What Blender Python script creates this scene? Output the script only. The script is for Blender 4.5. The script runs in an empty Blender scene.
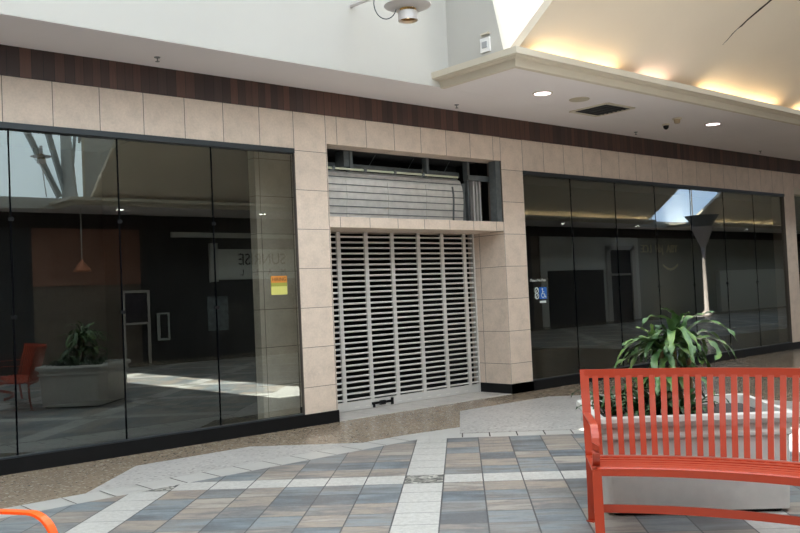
import bpy, bmesh, math, random
from mathutils import Vector, Matrix
S = bpy.context.scene
C = S.collection
PI = math.pi
rnd = random.Random(7)

# ------------------------------------------------------------------ camera
FPX, PITCH, ROLL, YAW, CD, CH = 885.173, 0.03332026, -0.0449004709, 0.718272257, 9.31232716, 1.6
Fv = Vector((math.sin(YAW)*math.cos(PITCH), math.cos(YAW)*math.cos(PITCH), math.sin(PITCH)))
R0 = Vector((math.cos(YAW), -math.sin(YAW), 0)); U0 = R0.cross(Fv)
Rv = math.cos(ROLL)*R0 + math.sin(ROLL)*U0
Uv = -math.sin(ROLL)*R0 + math.cos(ROLL)*U0
cam = bpy.data.cameras.new('camera'); co = bpy.data.objects.new('camera', cam); C.objects.link(co)
cam.sensor_width = 36; cam.lens = FPX/800*36; cam.clip_start = .05; cam.clip_end = 300
M = Matrix((Rv, Uv, -Fv)).transposed().to_4x4(); M.translation = Vector((0, -CD, CH))
co.matrix_world = M
S.camera = co

# ------------------------------------------------------------------ world, sun, exposure
S.view_settings.view_transform = 'Standard'; S.view_settings.look = 'None'
S.view_settings.gamma = 1; S.view_settings.exposure = 0.45; S.view_settings.use_curve_mapping = False
w = bpy.data.worlds.new('sky'); S.world = w; w.use_nodes = True
w.node_tree.nodes['Background'].inputs[0].default_value = (.42, .62, 1, 1)
w.node_tree.nodes['Background'].inputs[1].default_value = 1.6
sun = bpy.data.lights.new('sun', 'SUN'); so = bpy.data.objects.new('sun', sun); C.objects.link(so)
sun.energy = 34; sun.angle = .01; sun.color = (1, .97, .9)
SUND = Vector((.35, .02, -1)).normalized()
so.rotation_euler = SUND.to_track_quat('-Z', 'Y').to_euler(); so.location = (0, -7, 20)
try:
    S.cycles.sample_clamp_indirect = 6; S.cycles.caustics_reflective = False; S.cycles.caustics_refractive = False
    S.cycles.max_bounces = 10; S.cycles.diffuse_bounces = 5; S.cycles.transparent_max_bounces = 24
    S.cycles.use_denoising = True
except Exception: pass
SKYLIGHT = 3.6
COVE = 13

# ------------------------------------------------------------------ materials
class NT:
    def __init__(s, m): s.m = m; s.t = m.node_tree; s.n = s.t.nodes; s.l = s.t.links
    def new(s, ty, **k):
        x = s.n.new(ty)
        for a, b in k.items(): setattr(x, a, b)
        return x
    def put(s, sock, v):
        if hasattr(v, 'is_linked') or isinstance(v, bpy.types.NodeSocket): s.l.new(v, sock)
        else: sock.default_value = v
    def math(s, op, a, b=0.0, c=None):
        x = s.new('ShaderNodeMath', operation=op); s.put(x.inputs[0], a); s.put(x.inputs[1], b)
        if c is not None: s.put(x.inputs[2], c)
        return x.outputs[0]
    def mix(s, f, a, b, bt='MIX'):
        x = s.new('ShaderNodeMix', data_type='RGBA', blend_type=bt)
        s.put(x.inputs[0], f); s.put(x.inputs[6], a); s.put(x.inputs[7], b); return x.outputs[2]
    def ramp(s, f, stops, interp='LINEAR'):
        x = s.new('ShaderNodeValToRGB'); x.color_ramp.interpolation = interp
        e = x.color_ramp.elements
        while len(e) > 1: e.remove(e[0])
        e[0].position = stops[0][0]; e[0].color = (*stops[0][1], 1)
        for p, c in stops[1:]:
            q = e.new(p); q.color = (*c, 1)
        s.put(x.inputs[0], f); return x.outputs[0]
    def noise(s, vec, scale, detail=4, rough=.55, out=0):
        x = s.new('ShaderNodeTexNoise'); s.put(x.inputs['Vector'], vec); x.inputs['Scale'].default_value = scale
        x.inputs['Detail'].default_value = detail; x.inputs['Roughness'].default_value = rough; return x.outputs[out]
    def pos(s): return s.new('ShaderNodeTexCoord').outputs['Object']
    def sep(s, v):
        x = s.new('ShaderNodeSeparateXYZ'); s.put(x.inputs[0], v); return x.outputs
    def comb(s, x_, y_, z_):
        x = s.new('ShaderNodeCombineXYZ'); s.put(x.inputs[0], x_); s.put(x.inputs[1], y_); s.put(x.inputs[2], z_); return x.outputs[0]
    def white(s, v):
        x = s.new('ShaderNodeTexWhiteNoise', noise_dimensions='3D'); s.put(x.inputs['Vector'], v); return x.outputs[0]
def srgb(r, g, b):
    f = lambda c: (c/255/12.92 if c/255 <= .04045 else ((c/255+.055)/1.055)**2.4)
    return (f(r), f(g), f(b))
def mat(name, col=(.5, .5, .5), rough=.6, metal=0, emit=None, es=1, spec=.5, var=0, vs=6, bump=0):
    m = bpy.data.materials.new(name); m.use_nodes = True; b = m.node_tree.nodes['Principled BSDF']; n = NT(m)
    b.inputs['Base Color'].default_value = (*col, 1); b.inputs['Roughness'].default_value = rough
    b.inputs['Metallic'].default_value = metal; b.inputs['Specular IOR Level'].default_value = spec
    if emit: b.inputs['Emission Color'].default_value = (*emit, 1); b.inputs['Emission Strength'].default_value = es
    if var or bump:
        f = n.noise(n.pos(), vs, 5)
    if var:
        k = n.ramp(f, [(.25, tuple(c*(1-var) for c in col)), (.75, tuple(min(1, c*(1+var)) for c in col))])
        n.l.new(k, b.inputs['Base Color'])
    if bump:
        bp = n.new('ShaderNodeBump'); bp.inputs['Strength'].default_value = bump; bp.inputs['Distance'].default_value = .01
        n.l.new(f, bp.inputs['Height']); n.l.new(bp.outputs[0], b.inputs['Normal'])
    return m
def bsdf(m): return m.node_tree.nodes['Principled BSDF']

def tile_mat(name, a0, pa, z0, pz, axis=0, col=srgb(220, 201, 184)):
    """stone tiles: joints every pa along one wall axis from a0 and every pz in height from z0 (pz=0: none)"""
    m = mat(name, rough=.5); n = NT(m); p = n.pos(); sx = n.sep(p)
    u = n.math('DIVIDE', n.math('SUBTRACT', sx[axis], a0), pa)
    v = n.math('DIVIDE', n.math('SUBTRACT', sx[2], z0), pz if pz else 50.)
    iu = n.math('FLOOR', u); iv = n.math('FLOOR', v)
    r = n.white(n.comb(iu, iv, 3.3))
    f1 = n.noise(n.comb(n.math('ADD', sx[0], n.math('MULTIPLY', r, 9)), sx[1], sx[2]), 5, 6, .65)
    f2 = n.noise(p, 38, 5, .7)
    dark = tuple(c*.8 for c in col); lite = tuple(min(1, c*1.13) for c in col)
    c = n.ramp(f1, [(.3, dark), (.5, col), (.72, lite)])
    c = n.mix(.35, c, n.ramp(f2, [(.35, tuple(x*.78 for x in col)), (.65, tuple(min(1, x*1.15) for x in col))]))
    c = n.mix(1., c, n.ramp(r, [(0, (.93, .93, .93)), (1, (1, 1, 1))]), 'MULTIPLY')
    def edge(t, pitch, wd):
        fr = n.math('FRACT', n.math('ADD', t, 100.)); d = n.math('MINIMUM', fr, n.math('SUBTRACT', 1., fr))
        return n.math('LESS_THAN', n.math('MULTIPLY', d, pitch), wd)
    j = n.math('MAXIMUM', edge(u, pa, .004), edge(v, pz, .0035) if pz else 0.)
    c = n.mix(j, c, (.12, .10, .085, 1))
    n.l.new(c, bsdf(m).inputs['Base Color']); return m

def floor_grid_mat():
    m = mat('slate_tile_grid', rough=.35); n = NT(m); s = n.sep(n.pos()); T = .3385; q = math.sqrt(.5)
    u = n.math('DIVIDE', n.math('SUBTRACT', n.math('MULTIPLY', n.math('SUBTRACT', s[0], s[1]), q), 6.362), T)
    v = n.math('DIVIDE', n.math('SUBTRACT', n.math('MULTIPLY', n.math('ADD', s[0], s[1]), q), .977), T)
    iu = n.math('FLOOR', u); iv = n.math('FLOOR', v)
    r = n.white(n.comb(iu, iv, 1.7)); r2 = n.white(n.comb(iu, iv, 8.1))
    # streaks inside each slate tile
    st = n.comb(n.math('MULTIPLY', u, .55), n.math('MULTIPLY', v, 2.2), n.math('MULTIPLY', r, 40))
    f = n.noise(st, 1.0, 5, .6)
    f3 = n.noise(n.comb(u, v, r2), 12, 5, .7)
    # a tile leans to one slate hue, streaked by the neighbouring ones
    k = n.math('ADD', n.math('MULTIPLY', r, 1.0), n.math('MULTIPLY', n.math('SUBTRACT', f, .5), 1.3))
    pal = n.ramp(k, [(0, srgb(92, 94, 98)), (.16, srgb(108, 116, 122)), (.3, srgb(130, 139, 144)), (.42, srgb(130, 129, 127)), (.52, srgb(110, 108, 109)),
                     (.63, srgb(144, 134, 127)), (.75, srgb(160, 146, 130)), (.87, srgb(132, 122, 118)), (1, srgb(166, 158, 146))])
    pal = n.mix(n.math('MULTIPLY', f3, .3), pal, n.ramp(r2, [(0, srgb(96, 102, 108)), (.5, srgb(136, 134, 131)), (1, srgb(152, 140, 128))]))
    whit = n.ramp(n.noise(n.comb(u, v, r), 9, 6, .75), [(.3, srgb(168, 165, 160)), (.6, srgb(192, 189, 184))])
    def band(t):   # one tile in seven
        x = n.math('FLOORED_MODULO', t, 7.); return n.math('COMPARE', x, 0., .1)
    bu = band(n.math('ADD', iu, 1.)); bv = band(iv)
    hs_ = n.new('ShaderNodeHueSaturation'); hs_.inputs['Saturation'].default_value = .92; n.l.new(pal, hs_.inputs['Color']); pal = hs_.outputs[0]
    c = n.mix(n.math('MAXIMUM', bu, bv), pal, whit)
    ped = n.new('ShaderNodeTexVoronoi'); n.put(ped.inputs['Vector'], n.comb(u, v, 0.)); ped.inputs['Scale'].default_value = 9
    peb = n.ramp(n.sep(ped.outputs['Color'])[0], [(0, srgb(60, 60, 62)), (.5, srgb(120, 118, 112)), (1, srgb(190, 186, 176))])
    c = n.mix(n.math('MULTIPLY', bu, bv), c, peb)
    def edge(t, wd):
        fr = n.math('FRACT', n.math('ADD', t, 200.)); d = n.math('MINIMUM', fr, n.math('SUBTRACT', 1., fr)); return n.math('LESS_THAN', d, wd)
    ju = edge(u, .016); jv = n.math('MULTIPLY', edge(v, .013), .85)
    c = n.mix(n.math('MAXIMUM', ju, jv), c, (*srgb(72, 72, 74), 1))
    n.l.new(c, bsdf(m).inputs['Base Color'])
    n.l.new(n.math('MULTIPLY_ADD', f3, .25, .28), bsdf(m).inputs['Roughness']); return m
def terrazzo(name, base, chips, scale=30, rough=.25):
    m = mat(name, rough=rough); n = NT(m); v = n.new('ShaderNodeTexVoronoi'); n.put(v.inputs['Vector'], n.pos()); v.inputs['Scale'].default_value = scale
    k = n.sep(v.outputs['Color'])[0]
    c = n.ramp(k, chips)
    d = n.math('LESS_THAN', v.outputs['Distance'], .45)
    c = n.mix(d, (*base, 1), c)
    c = n.mix(.25, c, n.ramp(n.noise(n.pos(), 1.2, 4), [(.3, tuple(x*.75 for x in base)), (.7, tuple(min(1, x*1.25) for x in base))]))
    n.l.new(c, bsdf(m).inputs['Base Color']); return m
def wood_mat():
    m = mat('dark_plank_wood', rough=.55); n = NT(m); s = n.sep(n.pos())
    # planks of two widths
    u = n.math('MULTIPLY', n.math('ADD', s[0], n.math('MULTIPLY', n.math('SINE', n.math('MULTIPLY', s[0], 3.1)), .05)), 9.5)
    r = n.white(n.comb(n.math('FLOOR', u), 0., 0.))
    f = n.noise(n.comb(n.math('MULTIPLY', s[0], 30), s[1], n.math('MULTIPLY', s[2], 2.)), 1.6, 5, .6)
    c = n.ramp(r, [(0, srgb(62, 46, 42)), (.4, srgb(88, 62, 54)), (.7, srgb(112, 78, 64)), (1, srgb(76, 58, 54))])
    c = n.mix(n.math('MULTIPLY', f, .7), c, (*srgb(42, 30, 29), 1))
    fr = n.math('FRACT', n.math('ADD', u, 100.)); c = n.mix(n.math('LESS_THAN', fr, .05), c, (.008, .006, .006, 1))
    n.l.new(c, bsdf(m).inputs['Base Color']); return m
def glass_mat(name, tint, ior=1.7):
    m = bpy.data.materials.new(name); m.use_nodes = True; n = NT(m); n.n.remove(bsdf(m))
    out = n.n['Material Output']; fr = n.new('ShaderNodeFresnel'); fr.inputs[0].default_value = ior
    # inside a pane the pane's back face mirrors like its front face
    geo = n.new('ShaderNodeNewGeometry')
    t = n.new('ShaderNodeBsdfTransparent'); t.inputs[0].default_value = (*tint, 1)
    g = n.new('ShaderNodeBsdfGlossy'); g.inputs[0].default_value = (.92, 1, .97, 1); g.inputs[1].default_value = 0
    front = n.math('MULTIPLY', fr.outputs[0], n.math('SUBTRACT', 1., geo.outputs['Backfacing']))
    mx = n.new('ShaderNodeMixShader'); n.l.new(front, mx.inputs[0]); n.l.new(t.outputs[0], mx.inputs[1]); n.l.new(g.outputs[0], mx.inputs[2])
    n.l.new(mx.outputs[0], out.inputs[0]); return m

WHITE = mat('white_plaster', srgb(190, 187, 181), .8, var=.02, vs=1.5)
SOFFIT = mat('soffit_paint', srgb(232, 226, 226), .8, var=.03, vs=.7)
SLOPE = mat('vault_plaster', srgb(236, 222, 202), .85, var=.02, vs=1.)
MOULD = mat('moulding_paint', srgb(208, 198, 180), .5)
CHAR = mat('charcoal_metal', srgb(48, 53, 57), .45, .2)
BLACK = mat('black_stone', srgb(10, 10, 12), .5, spec=.25)
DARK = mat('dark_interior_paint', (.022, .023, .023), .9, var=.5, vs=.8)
JOINT = mat('black_silicone', (.004, .004, .005), .9, spec=0)
STEEL = mat('galvanised_steel', srgb(228, 226, 222), .34, .4, var=.12, vs=9)
STUD = mat('dull_steel_stud', srgb(110, 116, 118), .45, .5, var=.2, vs=12)
ALU = mat('brushed_aluminium', srgb(212, 209, 204), .45, .35)
RED = mat('orange_red_paint', srgb(168, 58, 32), .32, var=.03, vs=4)
RED_LIT = mat('orange_red_paint_lit', srgb(240, 98, 26), .32)  # stronger light on the second bench put into its colour
CONC = mat('grey_cast_stone', srgb(206, 202, 196), .6, var=.05, vs=14, bump=.1)
SOIL = mat('dark_soil', srgb(70, 62, 60), .95, var=.5, vs=30, bump=1)
LEAF = mat('leaf_green', srgb(86, 128, 56), .4)
def leafy():
    n = NT(LEAF); r = n.new('ShaderNodeObjectInfo'); s = n.sep(n.pos())
    f = n.noise(n.pos(), 9, 4); c = n.ramp(f, [(.3, srgb(38, 66, 38)), (.5, srgb(76, 108, 58)), (.72, srgb(128, 152, 78))])
    n.l.new(c, bsdf(LEAF).inputs['Base Color'])
leafy()
LEAFD = mat('low_leaf_green', srgb(44, 74, 34), .5, var=.5, vs=14)
CANE = mat('tan_cane', srgb(120, 96, 66), .8, var=.3, vs=30)
BRASS = mat('brass_reflector', srgb(190, 150, 90), .25, .9)
LAMPW = mat('lamp_white_enamel', srgb(205, 200, 198), .4, .2)
DOWN = mat('downlight_lens', (1, 1, 1), .5, emit=(1, .82, .92), es=5)
DOWNF = mat('far_downlight_lens', (1, 1, 1), .5, emit=(1, .97, .92), es=14)
COVEM = mat('warm_tube', (1, 1, 1), .5, emit=(1, .77, .46), es=COVE*1.1)
COVEF = mat('far_warm_tube', (1, 1, 1), .5, emit=(1, .86, .60), es=COVE*.6)
COVEP = mat('pink_tube', (1, 1, 1), .5, emit=(1, .78, .72), es=COVE*.7)
SKYP = mat('frosted_skylight', (.9, .95, 1), .5, emit=(.86, .95, 1), es=SKYLIGHT)
TERR = terrazzo('brown_terrazzo', srgb(146, 130, 112), [(0, srgb(96, 84, 72)), (.45, srgb(150, 132, 112)), (.75, srgb(172, 156, 138)), (1, srgb(206, 198, 184))], 32, .22)
SPEC = terrazzo('white_speckled_terrazzo', srgb(180, 176, 172), [(0, srgb(120, 114, 112)), (.4, srgb(172, 166, 162)), (1, srgb(204, 200, 194))], 26, .4)
WTILE = mat('white_border_tile', srgb(186, 183, 178), .35, var=.04, vs=5)
GRID = floor_grid_mat()
GROUT = mat('grout_line', srgb(96, 92, 88), .8)
GLASS = glass_mat('storefront_glass', (.87, .86, .83), 2.2)

# ------------------------------------------------------------------ mesh helpers
class MB:
    def __init__(s): s.v = []; s.f = []; s.mi = []; s.smooth = False
    def poly(s, pts, mi=0):
        b = len(s.v); s.v += [tuple(p) for p in pts]; s.f.append(tuple(range(b, b+len(pts)))); s.mi.append(mi); return s
    def box(s, x0, x1, y0, y1, z0, z1, mi=0):
        b = len(s.v); s.v += [(x, y, z) for z in (z0, z1) for y in (y0, y1) for x in (x0, x1)]
        for q in ((0, 2, 3, 1), (4, 5, 7, 6), (0, 1, 5, 4), (2, 6, 7, 3), (0, 4, 6, 2), (1, 3, 7, 5)):
            s.f.append(tuple(b+i for i in q)); s.mi.append(mi)
        return s
    def prism(s, pts, off, mi=0):
        """pts: planar outline (3D), off: extrusion vector"""
        o = Vector(off); n = len(pts); b = len(s.v)
        s.v += [tuple(p) for p in pts] + [tuple(Vector(p)+o) for p in pts]
        s.f.append(tuple(range(b+n-1, b-1, -1))); s.f.append(tuple(range(b+n, b+2*n))); s.mi += [mi, mi]
        for i in range(n):
            j = (i+1) % n; s.f.append((b+i, b+j, b+n+j, b+n+i)); s.mi.append(mi)
        return s
    def sweep(s, path, prof, ups=None, mi=0, cap=True):
        """prof: list of (a,b) offsets: a along side vector, b along up"""
        path = [Vector(p) for p in path]; n = len(path); k = len(prof); b = len(s.v)
        for i, p in enumerate(path):
            t = (path[min(i+1, n-1)]-path[max(i-1, 0)]).normalized()
            up = Vector(ups[i]) if isinstance(ups, list) else Vector(ups if ups is not None else (0, 0, 1))
            if abs(t.dot(up)) > .98 and ups is None: up = Vector((1, 0, 0))
            sd = t.cross(up).normalized(); u2 = sd.cross(t).normalized()
            for a_, b_ in prof: s.v.append(tuple(p+sd*a_+u2*b_))
        for i in range(n-1):
            for j in range(k):
                j2 = (j+1) % k; s.f.append((b+i*k+j, b+i*k+j2, b+(i+1)*k+j2, b+(i+1)*k+j)); s.mi.append(mi)
        if cap:
            s.f.append(tuple(b+j for j in range(k-1, -1, -1))); s.f.append(tuple(b+(n-1)*k+j for j in range(k))); s.mi += [mi, mi]
        return s
    def bar(s, path, w_, h_, ups=None, mi=0):
        return s.sweep(path, [(-w_/2, -h_/2), (w_/2, -h_/2), (w_/2, h_/2), (-w_/2, h_/2)], ups, mi)
    def tube(s, path, r, n=10, ups=None, mi=0):
        return s.sweep(path, [(r*math.cos(2*PI*i/n), r*math.sin(2*PI*i/n)) for i in range(n)], ups, mi)
    def lathe(s, c, prof, n=24, mi=0, axis=(0, 0, 1), cap=True):
        ax = Vector(axis).normalized(); e1 = ax.orthogonal().normalized(); e2 = ax.cross(e1); c = Vector(c); b = len(s.v); k = len(prof)
        for i in range(n):
            a = 2*PI*i/n; d = e1*math.cos(a)+e2*math.sin(a)
            for r, z in prof: s.v.append(tuple(c+d*r+ax*z))
        for i in range(n):
            i2 = (i+1) % n
            for j in range(k-1): s.f.append((b+i*k+j, b+i2*k+j, b+i2*k+j+1, b+i*k+j+1)); s.mi.append(mi)
        for j, rev in ((0, True), (k-1, False)):
            if cap and prof[j][0] > 1e-4:
                t = [b+i*k+j for i in range(n)]; s.f.append(tuple(t[::-1] if rev else t)); s.mi.append(mi)
        return s
    def build(s, name, m, parent=None, smooth=False, fix=True):
        me = bpy.data.meshes.new(name); me.from_pydata(s.v, [], s.f)
        for x in (m if isinstance(m, (list, tuple)) else [m]): me.materials.append(x)
        me.polygons.foreach_set('material_index', s.mi)
        bm = bmesh.new(); bm.from_mesh(me)
        if smooth: bmesh.ops.remove_doubles(bm, verts=bm.verts, dist=1e-5)
        if fix: bmesh.ops.recalc_face_normals(bm, faces=bm.faces)
        bm.to_mesh(me); bm.free()
        if smooth: me.polygons.foreach_set('use_smooth', [True]*len(me.polygons))
        o = bpy.data.objects.new(name, me); C.objects.link(o)
        if parent is not None:
            o.parent = parent
            if parent.type == 'EMPTY' or True: o.matrix_parent_inverse = world_of(parent).inverted()
        return o
def world_of(o):
    m = Matrix.LocRotScale(o.location, o.rotation_euler, o.scale)
    if o.parent: m = world_of(o.parent) @ o.matrix_parent_inverse @ m
    return m
def tag(o, label=None, cat=None, group=None, kind=None):
    if label: o['label'] = label
    if cat: o['category'] = cat
    if group: o['group'] = group
    if kind: o['kind'] = kind
    return o
def empty(name, loc=(0, 0, 0), rz=0):
    o = bpy.data.objects.new(name, None); C.objects.link(o); o.location = loc; o.rotation_euler = (0, 0, rz); o.empty_display_size = .1; return o
def st(o): o['kind'] = 'structure'; return o
def copy_tree(o, parent=None):
    c = o.copy(); C.objects.link(c)
    if parent is not None: c.parent = parent
    for ch in [x for x in C.objects if x.parent == o]: copy_tree(ch, c)
    return c
def box(name, m, *a, parent=None): return MB().box(*a).build(name, m, parent)
def text(name, body, size, m, loc, rot, parent=None, align='CENTER', ext=.004, sx=1):
    cu = bpy.data.curves.new(name, 'FONT'); cu.body = body; cu.size = size; cu.extrude = ext; cu.align_x = align; cu.align_y = 'CENTER'
    t = bpy.data.objects.new(name, cu); C.objects.link(t)
    dg = bpy.context.evaluated_depsgraph_get(); me = bpy.data.meshes.new_from_object(t.evaluated_get(dg)); bpy.data.objects.remove(t)
    me.materials.clear(); me.materials.append(m)
    Rm = Matrix.LocRotScale(Vector(loc), __import__('mathutils').Euler(rot), Vector((sx, 1, 1))); me.transform(Rm)
    o = bpy.data.objects.new(name, me); C.objects.link(o)
    if parent is not None: o.parent = parent; o.matrix_parent_inverse = world_of(parent).inverted()
    return o

# ================================================================== SETTING
ZC, ZB, ZT = 4.33, 4.02, 3.54          # soffit, band bottom, storefront head
WY = -15.3                              # face of the far storefront row
XL, XR = -9., 56.
# ---- floor
q = math.sqrt(.5)
def UV(u, v, z):       # grid coords -> world
    a = 6.362+u*.3385; return (q*(a+v), q*(v-a), z)
fl = MB()
fl.box(XL, XR, WY-.3, 6.5, -.12, 0, 0)
def region(pts, z, mi): fl.poly([(x, y, z) for x, y in pts], mi)
# border band of white tile, speckled trapezoids, slate grid
YB, YG = -1.6, -1.95
V2 = 3.28; xk = q*(6.362+V2)+0
kx, ky = UV(0, V2, 0)[:2]
kx = V2/q - YG*-1 if False else (V2/q - YG)          # where v=V2 meets y=YG
def onv(v, x): return (x, v/q - x)
def mirror(pts): return [(x, WY-y) for x, y in pts]
spec1 = [(2.98, YB), (3.86, -.7), (5.2, -.7), (6.1, YB)]
spec2 = [(7.42, YB-.02), (8.52, -.68), (10.3, -.72), (11.3, -1.7), (11.3, -6.), onv(3.6, 10.), onv(3.6, 7.25)]
spec2 = [(7.14, -2.05), (8.5, -.69), (10.35, -.72), (11.4, -1.75), (11.4, -5.2), onv(3.6, 9.2)]
region([(-8.9, YB), (6.64, -1.58), (7.48, -1.71), (7.14, -2.05), onv(3.6, 9.4), onv(3.28, 9.4), (kx, YG), (-8.9, YG)], .002, 2)
for sp in (spec1,): region(sp, .003, 1); region(mirror(sp), .003, 1)
region(spec2, .004, 1)
region([(-8.9, YG), (kx, YG), onv(V2, 9.4), (11.6, -5.0), (16, -5.), (16, WY+2.), (-8.9, WY+2.)], .005, 3)
region([(19, -4.), (54, -4.), (54, WY+2.), (19, WY+2.)], .005, 3)
# joints across the border band
for i in range(40):
    x = 6.455-.335*i
    if x > -8: fl.poly([(x, YG+.004, .006), (x+.011, YG+.004, .006), (x+.011, YB, .006), (x, YB, .006)], 4)
for i in range(8):
    u = .9*i+.45+.02; a = UV(u, 3.3, .006); b_ = UV(u, 3.6, .006)
    fl.poly([(a[0], a[1], .006), (a[0]+.01, a[1]-.01, .006), (b_[0]+.01, b_[1]-.01, .006), (b_[0], b_[1], .006)], 4)
st(fl.build('floor', [TERR, SPEC, WTILE, GRID, GROUT], fix=False))
# threshold tile of the doorway (slightly proud)
thr = tile_mat('threshold_tile', 7.127, .505, 0, 0, 0, srgb(196, 190, 184))
st(MB().box(6.955, 10.33, .0, 1.0, 0, .006).build('trim_1', thr))

# ---- storefront row (near wall of the picture)
hdL = tile_mat('stone_header_left', 6.434, .507, 4.03, 0); hdM = tile_mat('stone_header_middle', 7.127, .506, 4.03, 0)
hdR = tile_mat('stone_header_right', 10.851, .5257, 4.03, 0)
pilm = tile_mat('stone_pilaster', 6.434, .507, 3.52-.505*6, .505); pilr = tile_mat('stone_pilaster_right', 10.333, .518, 3.51-.507*6, .507)
sidem = tile_mat('stone_reveal', -.02, .56, 3.51-.507*6, .507, 1)
W = MB()
def wall_seg(mb, x0, x1, z0, z1, mi, y0=0., y1=.3): mb.box(x0, x1, y0, y1, z0, z1, mi)
wall_seg(W, XL, 6.434, ZT, ZB, 0)
wall_seg(W, 6.434, 6.955, .155, ZB, 3, 0, .055); W.box(6.93, 6.955, .3, .74, .0, 3.44, 8)
wall_seg(W, 6.955, 10.33, 3.645, ZB, 1)
wall_seg(W, 10.33, 10.84, .155, ZB, 4, 0, .3)
W.box(10.33, 10.84, .3, .8, .155, 2.545, 5)
W.box(10.327, 10.33, .0, .8, .155, 2.54, 5)
wall_seg(W, 10.84, 19.79, ZT-.02, ZB, 2)
wall_seg(W, 19.79, 20.31, .155, ZB, 2)
wall_seg(W, 20.31, 26., 3.7, ZB, 2)
wall_seg(W, 26., XR, .155, ZB, 2)
wall_seg(W, XL, XL+.6, .155, ZT, 0)
W.box(6.955, 10.327, 0, .95, 2.545, 2.685, 1)                # lintel over the doorway
W.box(XL, XR, -.02, .3, ZB, ZC, 6)                          # plank band
W.box(XL, XR, .3, .45, ZB+.1, 8.8, 7)
nw = W.build('wall_back', [hdL, hdM, hdR, pilm, pilr, sidem, wood_mat(), WHITE, tile_mat('stone_return_side', -.02, .507, 3.52-.505*6, .505, 1, srgb(225, 222, 210))]); st(nw)
B = MB()
for x0, x1, y1 in ((XL, 6.965, .2), (10.33, XR, .2)): B.box(x0, x1, -.014, y1, 0, .155)
B.box(10.32, 10.84, -.014, .665, 0, .155); B.box(6.87, 6.965, .2, .9, 0, .155)
st(B.build('baseboard_back', BLACK))
# unlit shop interior behind the glass
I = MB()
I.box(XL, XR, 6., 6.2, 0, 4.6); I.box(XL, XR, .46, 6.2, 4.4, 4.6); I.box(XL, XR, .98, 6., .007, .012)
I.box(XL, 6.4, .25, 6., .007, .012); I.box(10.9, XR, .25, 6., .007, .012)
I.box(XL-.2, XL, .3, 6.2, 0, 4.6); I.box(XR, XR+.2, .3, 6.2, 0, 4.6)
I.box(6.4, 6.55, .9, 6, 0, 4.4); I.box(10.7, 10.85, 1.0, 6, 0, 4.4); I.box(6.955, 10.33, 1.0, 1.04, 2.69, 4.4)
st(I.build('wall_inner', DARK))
# tiled return of the entrance seen through the left glass
retm = tile_mat('stone_return', 6.37, .507, 3.52-.505*6, .505, 0, srgb(204, 200, 190))
st(MB().box(6.30, 6.955, .74, .9, 0, 4.2).build('wall_return', retm))

def storefront(n, xs, z0, z1, yg=.05):
    f = empty('window_%d' % n, (xs[0], yg, 0)); st(f)
    fm = MB(); fm.box(xs[0], xs[-1], -.02, .1, z1, z1+.06); fm.box(xs[0], xs[-1], -.0, .1, z0-.01, z0+.012)
    fr = fm.build('window_frame', CHAR, f)
    for i in range(len(xs)-1):
        MB().box(xs[i]+.006, xs[i+1]-.006, yg, yg+.012, z0, z1).build('glass_pane', GLASS, f)
    for x in xs[1:-1]:
        MB().box(x-.008, x+.008, yg-.003, yg+.016, z0, z1).build('silicone_joint', JOINT, f)
        for z in (1.56, 2.56):
            MB().box(x-.026, x+.026, yg-.02, yg, z-.018, z+.018).build('glass_clamp', BLACK, f)
    return f
xsL = [-8.4, -7.55, -6.39, -5.23, -4.06, -2.9, -1.73, -.565, .6, 1.765, 2.929, 4.081, 5.244, 6.428]
storefront(1, [x+.02 for x in xsL[:-1]]+[xsL[-1]], .155, 3.48)
xsR = [10.84, 12.075, 13.346, 14.614, 15.862, 17.136, 18.405, 19.785]
storefront(2, [xsR[0]]+[x+.03 for x in xsR[1:-1]]+[xsR[-1]], .155, 3.46)
# next shop opening at the right edge
f3 = empty('door_1', (20.31, .1, 0)); st(f3)
MB().box(20.31, 26., .05, .3, 3.55, 3.7).build('door_frame', MOULD, f3); MB().box(20.31, 26, .2, .22, .155, 3.55).build('glass_pane', GLASS, f3)

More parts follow.
